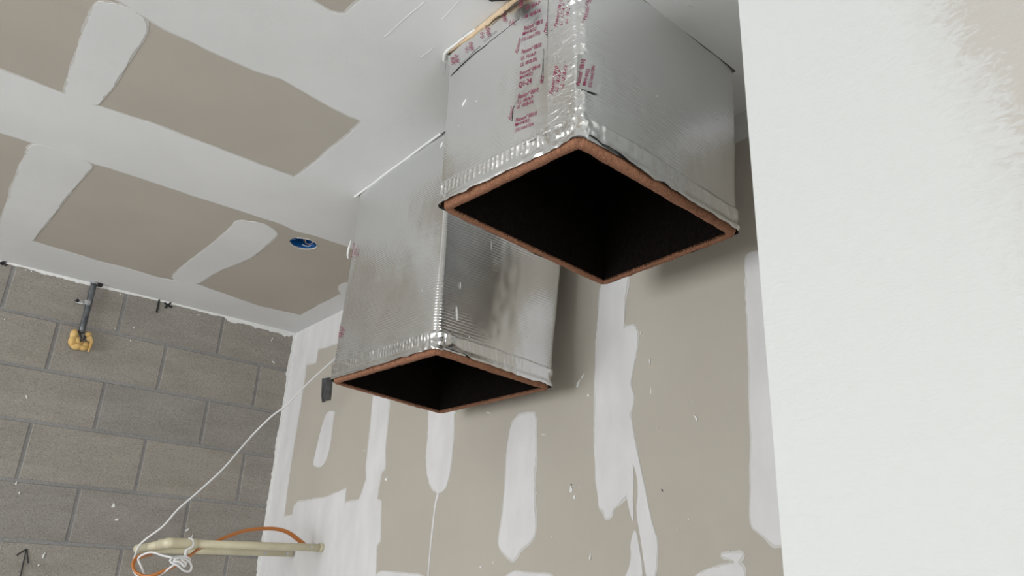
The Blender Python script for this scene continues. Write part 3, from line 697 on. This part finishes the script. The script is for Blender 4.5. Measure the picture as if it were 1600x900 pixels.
for (x, y, rr, sx_, sz_) in [(116, 523, .016, .95, 1.3), (114, 533, .018, .95, 1.3), (120, 541, .017, 1.3, .9), (129, 543, .015, 1.3, .8), (122, 533, .018, 1, 1), (138, 523, .012, 1, .9), (139, 530, .010, .9, 1.2), (134, 539, .012, 1.1, 1.0)]:
    c = at((x, y), 1, YB-.024); rs = bmesh.ops.create_icosphere(bm, subdivisions=3, radius=rr)
    for v in rs['verts']:
        k = 1+.16*fn(v.co.x*60+x, v.co.y*60, v.co.z*60)
        v.co = Vector((v.co.x*sx_*k, v.co.y*.9*k, v.co.z*sz_*k))+c
tube(bm, catmull([at(q, 1, YB-.03) for q in [(140, 526), (143, 533), (141, 541), (138, 550)]], 5), lambda t: .0085-.005*t, 8)
obj('expanding_foam', bm, M['foam'], cd, smooth=True, label='yellow expanding foam')
obj('dark_gap', newtube([at(q, 1, YB-.048) for q in [(124, 521), (127, 527), (126, 534), (131, 530), (133, 525)]], .0035, 6), M['black'], cd)

# dark metal strip by duct 2's left corner
yv = 2.93
P = [(505, 592), (519, 590), (517, 612), (516, 625), (509, 626), (505, 629), (504, 618)]
ms = obj('metal_strip', sheet([px2(P, 0, XR-.004)], 0, XR-.004, XR-.010), M['steel'])
tag(ms, 'short dark metal strip on the gypsum wall just under the far duct\'s left corner', 'strip')

# cream pipe loop projecting from the right wall
y1, y2 = 2.80, 3.05
a = at((505, 856), 0, XR); z1 = a.z
E1 = at((264, 848.5), 1, 2.80); E2 = at((216, 857.5), 1, 3.05); Wl = at((458, 865), 0, XR)
a.y = 2.80
a = at((503, 856), 1, 2.80); Wl = at((456, 865), 1, 3.04)
pl = empty('pipe_loop', (XR, 2.92, z1), 'cream plastic pipe bent into a flat loop sticking out of the wall', 'pipe')
obj('pipe', newtube([a, E1+(a-E1)*.10], .0135, 16), M['pvc'], pl, smooth=True)
obj('elbow', newtube(catmull([E1+(a-E1)*.16, E1+(a-E1)*.05, E1, E1+(E2-E1)*.14, E1+(E2-E1)*.26], 6), lambda t: .0175, 16), M['pvc'], pl, smooth=True)
obj('pipe', newtube([E1+(E2-E1)*.12, E2], .0140, 16), M['pvc'], pl, smooth=True)
obj('elbow', newtube(catmull([E2-(E2-E1)*.08, E2, E2+(Wl-E2)*.06], 6), .0155, 14), M['pvc'], pl, smooth=True)
obj('pipe', newtube([E2, Wl], .0125, 16), M['pvc'], pl, smooth=True)
for t in (.80, .955):
    q = E2.lerp(Wl, t); obj('screw', newtube([q+Vector((0, -.012, -.001)), q+Vector((0, -.0165, -.001))], .0055, 10), M['zinc'], pl)
obj('end_collar', newtube([a-Vector((.012, 0, 0)), a+Vector((.002, 0, 0))], .0158, 16), M['pvc'], pl, smooth=True)
q = a-Vector((.05, .0135, 0)); obj('screw', newtube([q, q-Vector((0, .003, 0))], .004, 8), M['zinc'], pl)

# orange cable
def cable(name, P, r, m, flat, label, cat, seg=10, n=8):
    pts = catmull([at((x, y), 1, d) for x, y, d in P], n)
    return tag(obj(name, newtube(pts, r, seg, flat=flat), m and M[m], smooth=True), label, cat)
cable('orange_cable', [(482, 856, 2.87), (468, 845, 2.87), (452, 833, 2.86), (434, 827, 2.86), (412, 826, 2.86), (385, 829, 2.86), (362, 836, 2.86), (340, 845, 2.86), (322, 853, 2.88), (310, 858, 2.86), (300, 866, 2.82), (288, 874, 2.77), (272, 885, 2.75), (252, 894, 2.75), (236, 900, 2.76), (222, 899, 2.78), (211, 892, 2.80), (208, 882, 2.81), (213, 873, 2.82), (224, 868, 2.83), (238, 864, 2.90)],
      .0088, 'orange', .55, 'orange flat cable arched over and looped below the cream pipe', 'cable')
# white cord
wc = empty('white_cord', tuple(E2), 'thin white cord from the duct down to a knotted coil at the cream pipe', 'cord')
def cpart(name, P, r=.0035, n=6):
    obj(name, newtube(catmull([at((x, y), 1, d) for x, y, d in P], n), r, 8), M['cord'], wc, smooth=True)
cpart('cord_run', [(560, 530, 2.2), (513, 570, 2.5), (480, 600, 2.7), (449, 632, 2.82), (425, 650, 2.86), (399, 675, 2.90), (375, 702, 2.90), (348, 733, 2.90), (309, 769, 2.90), (279, 795, 2.90), (255, 822, 2.90), (231, 840, 2.92), (217, 853, 2.94), (211, 868, 2.94), (207, 884, 2.90), (212, 897, 2.86), (222, 903, 2.82), (240, 903, 2.78), (255, 895, 2.75), (270, 884, 2.73), (281, 878, 2.72)], .0034)
cpart('cord_loop', [(226, 901, 2.80), (221, 886, 2.80), (216, 873, 2.80), (225, 866, 2.78), (238, 863, 2.76), (254, 868, 2.74), (268, 871, 2.72), (280, 874, 2.71)])
cpart('cord_loop', [(290, 869, 2.72), (291, 860, 2.72), (300, 855, 2.72), (303, 849, 2.73), (301, 843, 2.76), (295, 841, 2.80)])
cpart('cord_loop', [(289, 866, 2.72), (290, 861, 2.76), (291, 855, 2.84)])
cpart('knot', [(265, 875, 2.71), (272, 880, 2.70), (282, 881, 2.70), (292, 878, 2.70), (297, 874, 2.71), (290, 870, 2.71), (278, 870, 2.71), (268, 873, 2.70), (267, 878, 2.70), (278, 884, 2.69), (288, 892, 2.69), (297, 892, 2.69), (299, 884, 2.69), (294, 876, 2.69), (284, 872, 2.69), (275, 873, 2.69), (272, 877, 2.69), (281, 878, 2.68), (288, 885, 2.68), (290, 880, 2.68), (283, 874, 2.68)], .0034)
for o in S.objects:
    if '_o' in o: del o['_o']
